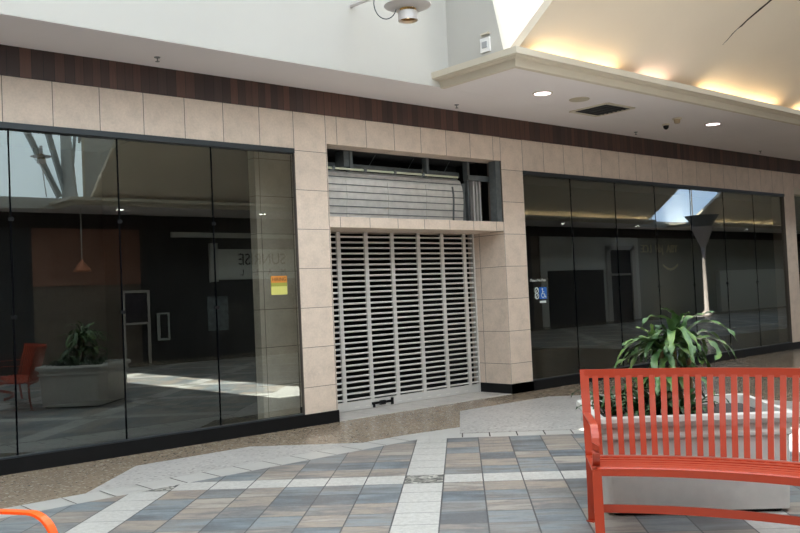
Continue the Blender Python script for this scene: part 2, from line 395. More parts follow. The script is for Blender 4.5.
# ---- soffit, walls above it, mouldings, vaulted ceiling, light wells; built on both sides of the concourse
XG = 8.17; W2A, W2B = 34.6, 38.2
def side(sy, nm, XG):
    Y = (lambda y: y) if sy > 0 else (lambda y: WY-y)
    s = MB()
    def bx(mb, x0, x1, ya, yb, z0, z1, mi=0):
        a, b = sorted((Y(ya), Y(yb))); mb.box(x0, x1, a, b, z0, z1, mi)
    bx(s, XL, XR, -.975, .3, ZC, ZC+.12)
    bx(s, XG, W2A, -2.26, -.98, ZC, ZC+.02); bx(s, W2B, XR, -2.26, -.98, ZC, ZC+.02)
    st(s.build('ceiling_soffit_'+nm, SOFFIT))
    P = lambda x, y, z: (x, Y(y), z)
    u = MB()
    bx(u, XL, 12.5, -.98, -.86, ZC+.004, 8.8); bx(u, W2A-3, W2B+12, -.98, -.86, ZC+.001, 8.8)
    u.prism([P(12.5, -.98, ZC+.12), P(12.5, -2.0, ZC+.12), P(12.5, -2.6, 4.9), P(12.5, -2.6, 8.8), P(12.5, -.98, 8.8)], (.1, 0, 0))
    # gable wall with slanted edge
    gx = XG+.13; u.prism([P(gx, -.98, ZC+.02), P(gx, -1.97, ZC+.02), P(gx, -1.97, 4.6), P(gx, -1.1, 8.7), P(gx, -.98, 8.7)], (.06, 0, 0))
    st(u.build('wall_upper_'+nm, WHITE))
    # moulding: outline in section (outward distance, height)
    m = MB()
    prof = [(-.04, ZC-.01), (.03, ZC-.01), (.06, ZC+.075), (.125, ZC+.082), (.135, ZC+.092), (.19, ZC+.097), (.195, ZC+.175), (.17, ZC+.17), (.16, ZC+.11), (.07, ZC+.10), (.04, ZC+.02), (-.04, ZC+.02)]
    for x0, x1 in ((XG, W2A), (W2B, XR)):
        # along the wall, mitred at the outer corner
        a = [(x0-o, Y(-2.26-o), z) for o, z in prof]
        b = [(x1+o if x1 < 50 else x1, Y(-2.26-o), z) for o, z in prof]
        k = len(prof); base = len(m.v); m.v += [tuple(t) for t in a]+[tuple(t) for t in b]
        for j in range(k): m.f.append((base+j, base+(j+1) % k, base+k+(j+1) % k, base+k+j)); m.mi.append(0)
        m.f.append(tuple(range(base+k, base+2*k))); m.mi.append(0)
        # return towards the wall
        c = [(x0-o, Y(-.975), z) for o, z in prof]; base2 = len(m.v); m.v += [tuple(t) for t in c]
        for j in range(k): m.f.append((base+j, base+(j+1) % k, base2+(j+1) % k, base2+j)); m.mi.append(0)
        m.f.append(tuple(range(base2, base2+k))); m.mi.append(0)
        if x1 < 50:
            c = [(x1+o, Y(-.98), z) for o, z in prof]; b2 = len(m.v); m.v += [tuple(t) for t in c]
            for j in range(k): m.f.append((base+k+j, base+k+(j+1) % k, b2+(j+1) % k, b2+j)); m.mi.append(0)
            m.f.append(tuple(range(b2, b2+k))); m.mi.append(0)
    st(m.build('trim_moulding_'+nm, MOULD))
    # vault slopes
    v = MB(); K = .75
    zs = lambda y: 4.60+K*(-2.36-y)
    for x0, x1 in ((XG+.03 if sy > 0 else XG+.45, W2A), (W2B, XR)):
        v.prism([P(x0, -2.05, zs(-2.05)), P(x0, -6.7, zs(-6.7)), P(x0, -6.7, zs(-6.7)+.13), P(x0, -2.05, zs(-2.05)+.13)], (x1-x0, 0, 0))
    st(v.build('ceiling_vault_'+nm, SLOPE))
    return zs
zs = side(1, 'near', XG); side(-1, 'far', XG+.5)
# skylights: frosted glazing over the well; shaft and ridge panels added as fill light
def skyl(n, x0, x1, y0, y1, z, nx, ny, mat_=SKYP):
    f = empty('window_%d' % n, (x0, y0, z)); st(f)  # windows 5 to 9 are added glow panels
    MB().box(x0, x1, y0, y1, z, z+.02).build('skylight_or_added_glow', mat_, f)
    b = MB()
    for i in range(nx+1): x = x0+(x1-x0)*i/nx; b.box(x-.04, x+.04, y0, y1, z-.1, z)
    for i in range(ny+1): y = y0+(y1-y0)*i/ny; b.box(x0, x1, y-.04, y+.04, z-.1, z)
    b.build('skylight_or_added_glow_frame', MOULD, f)
HX0, HX1, HY0, HY1 = 5.0, 6.4, -11.5, -3.2
skyl(3, XL+.5, HX0, -12.2, -3.1, 8.7, 7, 5)
skyl(4, HX1, 8.1, -12.2, -3.1, 8.7, 1, 5)
skyl(9, W2A, W2B, -12.5, -2.8, 8.9, 4, 5, mat('well_sky_glow', (.5, .6, .8), .5, emit=(.45, .64, 1.), es=1.5))  # glowing panel added as sky, keeps the sun out of the second well
skyl(5, XG, W2A, -8.6, -6.7, zs(-6.7)+.1, 14, 1); skyl(6, W2B, XR, -8.6, -6.7, zs(-6.7)+.1, 8, 1)  # unseen ridge panels added for even light along the concourse
skyl(7, 8.4, 12.4, -2.6, -1.0, 7.6, 3, 1, mat('added_shaft_glow', (.9, .95, 1), .5, emit=(.86, .95, 1), es=9)); skyl(8, 8.4, 12.4, -14.3, -12.7, 7.6, 3, 1)  # first shaft panel added to brighten the wall behind the gable
def glow_wall(n, x0, x1, z0, z1, mm, nx):  # glowing panel added on the far upper wall
    f = empty('window_%d' % n, (x0, WY+1.0, z0)); st(f)
    MB().box(x0, x1, WY+1.0, WY+1.02, z0, z1).build('skylight_or_added_glow', mm, f)
    b = MB()
    for i in range(nx+1): x = x0+(x1-x0)*i/nx; b.box(x-.03, x+.03, WY+.99, WY+1.06, z0, z1)
    b.build('skylight_or_added_glow_frame', MOULD, f)
glow_wall(10, 1.5, 9.4, 4.62, 8.5, mat('added_clerestory_glow', (.9, .95, 1), .5, emit=(.80, .93, 1), es=1.7), 3)  # added glow brightens the mirrored well and the shopfront
glow_wall(11, 33., 44., 4.62, 8.9, mat('sky_glow_panel', (.8, .9, 1), .5, emit=(.50, .68, 1), es=1.9), 3)  # added glow stands in for the sky of the second well
r = MB(); Zr = 8.75
r.box(XL-.2, XL+.5, WY, 0, Zr, Zr+.15); r.box(XL, 9.3, -3.1, .3, Zr, Zr+.15); r.box(XL, 9.3, WY-.3, -12.2, Zr, Zr+.15)
r.box(HX0, HX1, HY1, -3.1, Zr, Zr+.15); r.box(HX0, HX1, -12.2, HY0, Zr, Zr+.15)
for a, b_ in ((8.1, W2A), (W2B, XR)):
    r.box(a, b_, -7.0, .3, 9.0, 9.15); r.box(a, b_, WY-.3, -8.3, 9.0, 9.15); r.box(a, b_, -7.0, -6.7, 8., 9.05); r.box(a, b_, -8.6, -8.3, 8., 9.05)
st(r.build('ceiling_roof', WHITE))
# end walls
e = MB(); e.box(XL-.2, XL, WY, 0, 0, 8.8); e.box(XR, XR+.2, WY, 0, 0, 9.)
# gable triangles closing the vault at the wells above the slopes
for x in (XG+.1, W2A-.1, W2B+.05):
    for Yf in (lambda y: y, lambda y: WY-y):
        e.prism([(x, Yf(-3.6), zs(-3.6)+.12), (x, Yf(-6.8), zs(-6.8)+.12), (x, Yf(-6.8), 9.), (x, Yf(-3.6), 9.)], (.05, 0, 0))
st(e.build('wall_end', WHITE))

# ---- far storefront row (seen mirrored in the glass)
FT = tile_mat('far_stone', 0, .51, 0, .505, 0, srgb(120, 108, 98)); TAN = mat('terracotta_panel', srgb(140, 100, 84), .7)
FW = mat('far_pale_panel', srgb(206, 208, 204), .7, var=.03, vs=.8); FD = mat('far_dark_panel', srgb(52, 52, 55), .4)
f = MB(); y0 = WY
f.box(XL, XR, y0-.3, y0, 0, 8.8, 0)
f.box(XL, XR, y0, y0+.02, ZB-.12, ZC, 1)
f.box(8.3, 11.4, y0, y0+.05, 2.3, ZB-.12, 2)
f.box(XL, 8.3, y0, y0+.04, 0, ZB-.12, 3); f.box(11.4, 29.0, y0, y0+.04, 0, ZB-.12, 3)
f.box(12.4, 18.5, y0+.04, y0+.12, 3.68, 3.84, 4)
f.box(29.6, 36.9, y0, y0+.06, 0, ZB-.12, 4)
f.box(30.0, 34.0, y0+.06, y0+.08, 0, 2.4, 3)
f.box(36.9, 54, y0, y0+.05, 0, ZB-.12, 5)
f.box(44., 51.5, y0+.05, y0+.3, 0, 2.2, 4)
st(f.build('wall_front', [FT, mat('far_band', srgb(40, 32, 32), .6), TAN, FD, FW, mat('far_grey_wall', srgb(150, 152, 146), .7)]))
d = empty('door_2', (34.2, y0+.06, 0)); st(d)
m = MB()
for x in (34.2, 36.2): m.box(x, x+.3, y0+.06, y0+.16, 0, 3.5)
m.box(34.2, 36.5, y0+.06, y0+.16, 3.3, 3.5); m.box(34.2, 36.5, y0+.06, y0+.16, 2.1, 2.2); m.build('door_frame', WHITE, d)
MB().box(34.5, 36.2, y0+.061, y0+.07, 0, 3.3).build('door_panel', FD, d)

# ================================================================== THINGS
def at(px, py, depth):
    d_ = Fv + Rv*((px-400)/FPX) - Uv*((py-266.5)/FPX); return Vector((0, -CD, CH)) + d_*depth
def ony(px, py, Y):
    d_ = Fv + Rv*((px-400)/FPX) - Uv*((py-266.5)/FPX); t = (Y+CD)/d_.y; return Vector((0, -CD, CH)) + d_*t

# ---- curved steel bench
BC = Vector((2.75, -7.25, 0))
def make_bench(label):
    """arc bench around the local origin, seat opening towards it"""
    root = empty('park_bench', (0, 0, 0)); tag(root, label, 'bench')
    def P(r, a, z):
        # the end frames splay: the front of each end sits a little further in along the arc
        k = 1-max(0, 2.85-r)/.6*.035; a = 14.25+(a-14.25)*k
        return (r*math.cos(math.radians(a)), r*math.sin(math.radians(a)), z)
    A0, A1 = 38.5, -10.
    arc = lambda r, z, a0=A0, a1=A1, n=36: [P(r, a0+(a1-a0)*i/n, z) for i in range(n+1)]
    rise = lambda r, a: [P(r, a, z) for z in (0, 1)]
    # top rail of the back: flat bar
    MB().bar(arc(2.885, 1.0), .022, .058).build('top_rail', RED, root)
    ns = 31
    for i in range(ns):
        a = 37.05-1.509*i
        pts = [P(2.875, a, .985), P(2.845, a, .85), P(2.79, a, .66), P(2.75, a, .462)]
        ups = [Vector((math.cos(math.radians(a)), math.sin(math.radians(a)), 0))]*4
        MB().bar(pts, .038, .010, ups).build('back_slat', RED, root)
    # seat: long straps over short cross straps
    cs = MB()
    for i in range(32):
        a = 37.2-1.509*i
        cs.bar([P(2.70, a, .458), P(2.5, a, .445), P(2.28, a, .452)], .030, .007)
    cs.build('seat_cross_straps', RED, root)
    for r_ in (2.32, 2.39, 2.465, 2.54, 2.615, 2.69):
        MB().bar(arc(r_, .465-.008*math.sin(PI*(r_-2.3)/.45)), .046, .008).build('seat_strap', RED, root)
    prof = [(-.028, .012), (-.02, .018), (.012, .018), (.012, .008), (-.012, .006), (-.014, -.034), (-.028, -.034)]
    MB().sweep(arc(2.255, .460), [(-x, y) for x, y in prof]).build('seat_front_rail', RED, root)
    MB().bar(arc(2.735, .432), .014, .04).build('seat_back_rail', RED, root)
    MB().bar(arc(2.34, .20), .014, .05).build('lower_stretcher', RED, root)
    for a, sgn in ((A0, 1), (A1, -1)):
        # end frame: rear post, arched arm that runs down into the front leg
        up = (-math.sin(math.radians(a)), math.cos(math.radians(a)), 0)
        rl = MB().bar([P(2.89, a, 1.03), P(2.86, a, .9), P(2.80, a, .7), P(2.745, a, .48), P(2.75, a, .25), P(2.79, a, 0)], .012, .058, up).build('rear_leg', RED, root)
        fl_ = MB().bar([P(2.23, a, .465), P(2.22, a, .3), P(2.19, a, 0)], .012, .058, up).build('front_leg', RED, root)
        pts = [P(2.82, a, .735)]
        for k in range(0, 17):
            t = k/16*PI*.94; pts.append(P(2.33-.13*math.sin(t)+(0 if k else .0), a, .735-.13*(1-math.cos(t))))
        pts.append(P(2.30, a, .48))
        MB().bar(pts, .046, .012, up if False else None).build('arm_rest', RED, root)
        MB().bar([P(2.74, a, .455), P(2.26, a, .455)], .012, .05, up).build('end_rail', RED, root)
        for r_, lg in ((2.79, rl), (2.2, fl_)): MB().box(*(lambda c: (c[0]-.03, c[0]+.03, c[1]-.03, c[1]+.03, 0, .012))(P(r_, a, 0))).build('foot_plate', RED, lg)
    return root
b1 = make_bench('orange-red curved steel slat bench in front of the big planter')
b1.location = BC+Vector((.015, -.012, 0))
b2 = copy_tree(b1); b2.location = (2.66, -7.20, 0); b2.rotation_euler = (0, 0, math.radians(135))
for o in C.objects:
    if o.parent == b2: o.data = o.data.copy(); o.data.materials[0] = RED_LIT
tag(b2, 'orange bench, coloured brighter as if lit, at the lower left corner, only its arched arm rest showing', 'bench')
b1['group'] = b2['group'] = 'curved orange benches in the concourse'

# ---- planter
CP = Vector((5.89, -5.645, 0)); HU, HV = .675, .555
EU = Vector((q, -q, 0)); EV = Vector((q, q, 0))
def rrect(hu, hv, rad, z, n=6, c=CP):
    out = []
    for su, sv, a0 in ((1, 1, 0), (-1, 1, 90), (-1, -1, 180), (1, -1, 270)):
        for i in range(n+1):
            a = math.radians(a0+90*i/n); out.append(tuple(c+EU*(su*(hu-rad)+rad*math.cos(a))+EV*(sv*(hv-rad)+rad*math.sin(a))+Vector((0, 0, z))))
    return out
def rings(levels, name, m, parent, c=CP, smooth=True, cap=(True, True)):
    mb = MB(); k = None
    for hu, hv, rad, z in levels:
        rr = rrect(hu, hv, rad, z, c=c); k = len(rr); mb.v += rr
    for i in range(len(levels)-1):
        for j in range(k): j2 = (j+1) % k; mb.f.append((i*k+j, i*k+j2, (i+1)*k+j2, (i+1)*k+j)); mb.mi.append(0)
    if cap[0]: mb.f.append(tuple(range(k-1, -1, -1))); mb.mi.append(0)
    if cap[1]: n0 = (len(levels)-1)*k; mb.f.append(tuple(range(n0, n0+k))); mb.mi.append(0)
    return mb.build(name, m, parent, smooth=False)
def make_planter(c, label):
    root = empty('planter', tuple(c)); tag(root, label, 'planter')
    o = -0.0
    rings([(HU-.10, HV-.10, .05, .0), (HU-.10, HV-.10, .05, .03)], 'base', BLACK, root, c)
    rings([(HU-.055, HV-.075, .05, .03), (HU-.045, HV-.055, .05, .3), (HU-.04, HV-.045, .05, .53), (HU-.02, HV-.02, .05, .545), (HU-.02, HV-.02, .05, .565), (HU-.035, HV-.035, .05, .58), (HU-.035, HV-.035, .05, .62)], 'body', CONC, root, c)
    rings([(HU-.035, HV-.035, .05, .615), (HU-.005, HV-.005, .045, .63), (HU+.01, HV+.01, .045, .66), (HU-.0, HV-.0, .045, .69), (HU-.03, HV-.03, .04, .70),
           (HU-.055, HV-.055, .04, .695), (HU-.065, HV-.065, .035, .63)], 'rim', CONC, root, c, cap=(True, False))
    rings([(HU-.067, HV-.067, .035, .615), (HU-.067, HV-.067, .035, .63)], 'soil', SOIL, root, c)
    return root
make_planter(CP, 'square pale cast stone planter with rolled rim behind the slatted bench')

def leaf(mb, pts, wid, n=10):
    """strap leaf through control points with a folded midrib"""
    pts = [Vector(p) for p in pts]
    # Catmull-Rom
    P_ = [pts[0]*2-pts[1]]+pts+[pts[-1]*2-pts[-2]]; c = []
    segs = len(pts)-1
    for s_ in range(segs):
        for i in range(n//segs+2):
            t = i/(n//segs+2); a, b, c_, d_ = P_[s_:s_+4]
            c.append(.5*((2*b)+(c_-a)*t+(2*a-5*b+4*c_-d_)*t*t+(3*b-a-3*c_+d_)*t**3))
    c.append(pts[-1]); N = len(c); b0 = len(mb.v)
    for i, p in enumerate(c):
        t = i/(N-1); tg = (c[min(i+1, N-1)]-c[max(i-1, 0)]).normalized()
        sd = tg.cross(Vector((0, 0, 1)));
        if sd.length < .15: sd = Rv.copy()
        sd.normalize(); nrm = sd.cross(tg).normalized()
        wv = wid*(.35+.65*math.sin(PI*min(1, t*1.15+.12))**.8 if t < .8 else max(.02, (1-t)/.2*.85)) ; ruf = .12*wid*math.sin(t*23+b0)
        mb.v += [tuple(p-sd*wv/2+nrm*(wv*.22+ruf)), tuple(p), tuple(p+sd*wv/2+nrm*(wv*.22-ruf))]
    for i in range(N-1):
        for j in (0, 1): mb.f.append((b0+i*3+j, b0+i*3+j+1, b0+(i+1)*3+j+1, b0+(i+1)*3+j)); mb.mi.append(0)
root = empty('corn_plant', (CP.x, CP.y, .63)); tag(root, 'tall leafy green corn plant growing in the stone planter', 'plant')
DP = 6.62
fo = MB()
LV = [([(674, 331), (675, 318), (669, 311), (661, 308.5)], -.02, .05), ([(672, 333), (668, 320), (656, 317), (648, 318), (642, 326)], -.08, .05),
 ([(683, 334), (688, 320), (700, 315.5), (714, 311.5)], .02, .062), ([(684, 337), (695, 325), (708, 322), (722, 326), (731, 333), (737, 341)], -.1, .055),
 ([(660, 343), (654, 338), (645, 331), (635, 327)], -.05, .055), ([(655, 342), (653, 334), (651, 323)], .05, .045),
 ([(660, 347), (648, 341), (634, 341), (622, 345)], -.1, .065), ([(658, 350), (645, 351), (628, 358), (611, 369)], -.12, .06),
 ([(688, 340), (702, 339), (713, 346), (719, 355), (715, 361)], -.1, .065), ([(688, 341), (697, 347), (703, 358), (702, 366)], -.15, .05),
 ([(676, 335), (678, 322), (684, 315), (690, 313)], .1, .05), ([(672, 340), (668, 352), (672, 364), (675, 376)], -.15, .055),
 ([(682, 345), (690, 354), (694, 366), (692, 378)], -.1, .05), ([(664, 345), (660, 358), (650, 368), (640, 377)], -.12, .055),
 ([(662, 350), (655, 360), (655, 372), (658, 384)], -.18, .05), ([(656, 345), (642, 352), (633, 364), (628, 378)], .1, .05),
 ([(680, 332), (674, 328), (668, 340), (664, 350)], .1, .05), ([(684, 350), (682, 362), (688, 374), (700, 380)], .05, .05),
 ([(690, 345), (700, 352), (708, 366), (710, 380)], .12, .045), ([(670, 335), (660, 326), (658, 330), (650, 338)], .15, .05),
 ([(660, 342), (668, 336), (680, 342), (690, 353)], .0, .05), ([(675, 350), (666, 358), (662, 370), (668, 385)], 0, .055),
 ([(672, 336), (676, 326), (681, 320), (683, 314)], -.05, .05), ([(668, 352), (676, 360), (684, 372), (682, 390)], -.1, .05)]
for k, (pp, dz, wd) in enumerate(LV):
    n = len(pp); spread = .22*rnd.uniform(-1, 1)
    leaf(fo, [at(x, y, DP+dz*.5+spread*i/(n-1)) for i, (x, y) in enumerate(pp)], wd*1.12)
heads = [(673, 340, 0), (688, 344, .1), (660, 350, -.05), (676, 372, .12), (665, 378, -.1)]
for hx, hy, dd in heads:
    base = at(hx, hy, DP+dd)
    for i in range(17):
        a = rnd.uniform(0, 2*PI); L = rnd.uniform(.2, .36); dv = Vector((math.cos(a), math.sin(a), 0)); up = rnd.uniform(.25, 1.)
        if hy > 360: up *= .5
        leaf(fo, [base, base+dv*L*.4+Vector((0, 0, L*.30*up)), base+dv*L*.8+Vector((0, 0, L*.12*up-.03)), base+dv*L+Vector((0, 0, -L*.25-.03))], rnd.uniform(.045, .065))
fo.build('foliage', LEAF, root, smooth=True, fix=False)
for px, tz, dd in ((673, 345, 0), (688, 348, .1), (661, 352, -.05), (677, 375, .12), (666, 380, -.1)):
    t_ = at(px, tz, DP+dd); b_ = Vector((t_.x+rnd.uniform(-.04, .04), t_.y+rnd.uniform(-.04, .04), .64))
    mb = MB(); mb.tube([b_, (b_+t_)/2+Vector((.01, 0, 0)), t_+Vector((0, 0, .03))], .018, 8); mb.build('cane', CANE, root)
# low plants on the left half of the planter
def low_plant(cx, cy, label, n=34, L=(.16, .3), wd=.04, m=LEAFD, cat='plant', group=None):
    mb = MB(); o = Vector((cx, cy, .63))
    for i in range(n):
        a = rnd.uniform(0, 2*PI); l = rnd.uniform(*L); dv = Vector((math.cos(a), math.sin(a), 0)); b_ = o+dv*rnd.uniform(0, .09); h_ = rnd.uniform(.35, .95)
        leaf(mb, [b_, b_+dv*l*.35+Vector((0, 0, l*h_*.7)), b_+dv*l*.8+Vector((0, 0, l*h_*.8)), b_+dv*l+Vector((0, 0, l*h_*.55))], wd, 6)
    o_ = mb.build('foliage_plant', m, None, smooth=True, fix=False); return tag(o_, label, cat, group)
pl = [((-.45, .1), 'low dark green foliage plant at the left corner of the planter'), ((-.3, -.25), 'low green foliage plant beside the front left rim of the planter'),
      ((-.1, .25), 'bushy low plant behind the canes of the tall corn plant'), ((-.05, -.3), 'low green plant in front of the tall corn plant canes')]
for (u, v), lb in pl:
    c = CP+EU*u+EV*v; low_plant(c.x, c.y, lb, group='low plants in the stone planter')

# ---- rolling security grille in the doorway
YGR = .69
g = empty('security_grille', (8.66, YGR, 0)); tag(g, 'closed aluminium rolling security grille filling the shop doorway', 'security grille')
sx = [7.08, 7.59, 8.09, 8.59, 9.12, 9.62, 10.11]
for i in range(30):
    z = .165+.0798*i
    if z < 2.54: MB().tube([(6.965, YGR, z), (10.3, YGR, z)], .0148, 8).build('slat', ALU, g)
for x in sx: MB().box(x-.033, x+.033, YGR-.022, YGR+.01, .13, 2.545).build('vertical_strip', ALU, g)
br = MB().box(6.965, 10.31, YGR-.03, YGR+.02, .012, .135).build('bottom_rail', ALU, g)
for x0 in (6.9555, 10.295): MB().box(x0, x0+.03, YGR-.035, YGR+.03, .006, 2.545).build('side_guide', ALU, g)
h_ = MB(); h_.box(8.06, 8.46, YGR-.045, YGR-.03, .055, .09); h_.box(8.08, 8.11, YGR-.05, YGR-.03, .015, .06); h_.box(8.42, 8.46, YGR-.05, YGR-.03, .02, .12); h_.box(8.2, 8.3, YGR-.06, YGR-.03, .04, .1)
tag(h_.build('lock_bar', BLACK, br), 'black lock bar')
PS = mat('pale_slot', srgb(225, 222, 216), .5)
for i in range(12): MB().box(7.75+.2*i, 7.83+.2*i, YGR-.034, YGR-.03, .045, .06).build('rail_slot', PS, br)

# ---- coil housing and bare framing above the doorway
hs = empty('shutter_hood', (8.4, .42, 2.69)); tag(hs, 'dented sheet metal roller shutter hood in the open bulkhead above the doorway', 'shutter hood')
hood = MB()
prof = [(.34, 2.70), (.33, 2.85), (.315, 3.0), (.315, 3.12), (.33, 3.24), (.37, 3.34), (.44, 3.38), (.9, 3.38), (.9, 2.70)]
hood.prism([(7.0, y, z) for y, z in prof], (2.78, 0, 0))
ho = hood.build('hood_sheet', STEEL, hs)
for z, y in ((2.77, .345), (2.87, .335), (2.97, .325), (3.07, .322), (3.17, .328), (3.28, .352)): MB().box(7.0, 9.78, y-.018, y+.01, z-.005, z+.005).build('seam', STUD, ho)
for x in (7.5, 8.25, 9.0, 9.55): MB().prism([(x, y-.008, z) for y, z in prof[:5]]+[(x, y+.01, z) for y, z in prof[:5]][::-1], (.03, 0, 0)).build('sheet_strap', STUD if x > 9.3 else STEEL, ho)
MB().box(9.78, 9.84, .33, .9, 2.69, 3.3).build('end_plate', STUD, hs)
cd = empty('conduit', (7., .2, 3.38)); tag(cd, 'thin pale conduit pipe running along above the metal hood', 'pipe')
MB().tube([(6.965, .24, 3.375), (9.6, .24, 3.375)], .016, 8).build('pipe', mat('pale_conduit', srgb(190, 194, 170), .5), cd)
for x in (7.2, 7.75, 8.3, 8.85): MB().box(x, x+.04, .21, .27, 3.35, 3.405).build('pipe_clip', STUD, cd)
sf = empty('steel_stud_framing', (8.6, .3, 2.69)); tag(sf, 'bare steel stud framing exposed in the opening above the doorway', 'framing')
MB().box(6.965, 9.9, .5, .56, 3.42, 3.5).build('track', STUD, sf)
MB().box(9.8, 10.3, .2, .26, 3.34, 3.42).build('track', STUD, sf)
for x in (7.55, 9.0, 9.86): MB().box(x, x+.05, .28, .38, 3.36, 3.64).build('hanger', STUD, sf)
MB().box(7.46, 7.56, .3, .5, 3.42, 3.64).build('hanger', STUD, sf)
for x in (9.87, 9.99, 10.06, 10.13): MB().box(x, x+.032, .3, .38, 2.69, 3.38).build('stud', ALU if x > 9.9 else STUD, sf)
MB().box(10.22, 10.327, .02, .16, 2.69, 3.64).build('end_stud', STUD, sf)
MB().box(6.965, 10.2, .1, .9, 3.66, 3.7).build('top_plate', DARK, sf)
for k in range(3):
    x = 7.9+.75*k; MB().tube([(x, .5, 3.5), (x+.12, .45, 3.47), (x+.25, .5, 3.6), (x+.3, .5, 3.66)], .006, 6).build('loose_wire', STUD, sf)

# ---- stickers on the glass
RZ = (PI/2, 0, 0)
p_ = empty('hiring_poster', (6.15, .04, 1.8)); tag(p_, 'small orange and yellow hiring poster stuck on the left glass', 'poster')
pa = MB().box(6.035, 6.27, .040, .048, 1.685, 1.92).build('paper', mat('yellow_paper', srgb(206, 200, 110), .6), p_)
MB().box(6.035, 6.27, .037, .040, 1.835, 1.92).build('header_band', mat('orange_ink', srgb(205, 130, 50), .6), pa)
MB().box(6.035, 6.27, .037, .040, 1.79, 1.835).build('green_band', mat('olive_ink', srgb(150, 150, 60), .6), pa)
text('lettering', 'HIRING', .062, mat('brown_ink', srgb(80, 50, 24), .6), (6.152, .036, 1.877), RZ, pa, ext=.001)
p_ = empty('access_sticker', (11.15, .04, 1.55)); tag(p_, 'blue wheelchair access sticker and white round decals on the right glass', 'sticker')
BL = mat('access_blue', srgb(30, 100, 190), .4); WS = mat('decal_white', srgb(215, 222, 216), .5)
bs = MB().box(11.155, 11.335, .040, .048, 1.45, 1.64).build('blue_square', BL, p_)
def ring(mb, cx, cz, r0, r1, a0=0, a1=360, y=.037, n=24):
    pts = [(cx+r1*math.cos(math.radians(a0+(a1-a0)*i/n)), y, cz+r1*math.sin(math.radians(a0+(a1-a0)*i/n))) for i in range(n+1)]
    pin = [(cx+r0*math.cos(math.radians(a0+(a1-a0)*i/n)), y, cz+r0*math.sin(math.radians(a0+(a1-a0)*i/n))) for i in range(n+1)]
    for i in range(n): mb.poly([pts[i], pts[i+1], pin[i+1], pin[i]])
m = MB(); ring(m, 11.235, 1.51, .032, .044, 100, 380); m.lathe((11.225, .037, 1.61), [(0, 0), (.016, 0), (.016, .003)], 10, axis=(0, -1, 0))
m.bar([(11.225, .036, 1.6), (11.232, .036, 1.53), (11.275, .036, 1.53), (11.295, .036, 1.475), (11.315, .036, 1.48)], .004, .013, (0, 0, 1)); m.box(11.225, 11.265, .034, .037, 1.56, 1.572)
m.build('wheelchair_symbol', WS, bs, fix=False)
for z in (1.59, 1.50):
    m = MB(); ring(m, 11.085, z, .036, .052); m.bar([(11.055, .037, z-.03), (11.115, .037, z+.03)], .003, .012, (0, 1, 0)); m.build('round_decal', WS, p_, fix=False)
MB().box(11.16, 11.31, .040, .046, 1.385, 1.42).build('white_label', WS, p_)
text('script_lettering', 'Please No Pets', .062, WS, (11.13, .037, 1.755), RZ, p_, ext=.001)

# ---- soffit fittings
def downlight(x, y, label):
    r_ = empty('downlight', (x, y, ZC)); tag(r_, label, 'ceiling light', 'recessed downlights in the soffits')
    MB().lathe((x, y, ZC-.012), [(.115, .012), (.115, 0), (.14, 0), (.145, .012)], 28).build('trim_ring', MOULD, r_, smooth=False)
    MB().lathe((x, y, ZC-.006), [(.0, 0), (.116, 0), (.116, .004)], 28).build('lens', DOWN if y > -5 else DOWNF, r_)
def dl(xs, y, words):
    for x, wd in zip(xs, words): downlight(x, y, wd)
dl((9.62, 14.17, 18.9, 23.6), -1.48, ['round lit downlight nearest the soffit corner', 'second round lit downlight, beyond the ceiling camera', 'round downlight over the far end of the right shop window', 'round downlight in the soffit beyond the last pilaster'])
dl((10.26, 14.87, 19.8, 24.7, 29.6, 35., 39.97, 45.1), -13.95, ['downlight mirrored in the left glass beside the second pane joint', 'downlight mirrored over the tiled return in the left glass',
   'downlight of the far soffit hidden behind the near pilaster', 'downlight of the far soffit mirrored near the doorway', 'first downlight mirrored in the right glass, beside the pilaster', 'second downlight mirrored in the right glass',
   'third downlight mirrored in the right glass, beside the cone column', 'fourth downlight mirrored in the right glass, right of the cone column'])
tag(MB().lathe((10.42, -1.5, ZC-.012), [(0, 0), (.14, 0), (.15, .012)], 28).build('ceiling_speaker', mat('beige_cover', srgb(186, 176, 156), .6)), 'flat beige round ceiling speaker cover beside the air vent', 'speaker')
v_ = empty('air_vent', (11.35, -1.22, ZC)); tag(v_, 'square white framed ceiling air vent with dark louvres', 'air vent')
A_ = Matrix.Rotation(0, 4, 'Z')
vx, vy, hw = 11.35, -1.22, .34
m = MB()
for k in (0, 1): m.box(vx-hw, vx+hw, vy+(hw if k else -hw)-.03, vy+(hw if k else -hw)+.03, ZC-.014, ZC); m.box(vx+(hw if k else -hw)-.03, vx+(hw if k else -hw)+.03, vy-hw, vy+hw, ZC-.013, ZC)
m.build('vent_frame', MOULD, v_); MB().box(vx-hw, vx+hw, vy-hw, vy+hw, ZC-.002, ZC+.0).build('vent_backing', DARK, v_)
for i in range(7):
    y = vy-hw+.08*(i+.6); MB().box(vx-hw+.03, vx+hw-.03, y, y+.02, ZC-.012, ZC-.002).build('louvre', CHAR, v_)
cm = empty('security_camera', (13.39, -1.05, ZC)); tag(cm, 'small dark dome security camera under the soffit', 'security camera')
MB().lathe((13.39, -1.05, ZC-.03), [(.05, 0), (.06, .01), (.06, .03)], 20).build('mount', MOULD, cm)
MB().lathe((13.39, -1.05, ZC-.1), [(0, 0), (.025, .01), (.042, .03), (.048, .055), (.05, .07)], 20).build('dome', BLACK, cm, smooth=True)
sm = empty('smoke_detector', (13.1, -1.44, ZC)); tag(sm, 'beige smoke detector on the soffit beside the dome camera', 'smoke detector')
MB().lathe((13.1, -1.44, ZC-.02), [(.075, 0), (.08, .02)], 20).build('base', MOULD, sm)
MB().lathe((13.1, -1.44, ZC-.09), [(0, 0), (.04, .004), (.05, .03), (.052, .07)], 20).build('sensor', mat('tan_plastic', srgb(180, 160, 130), .6), sm)
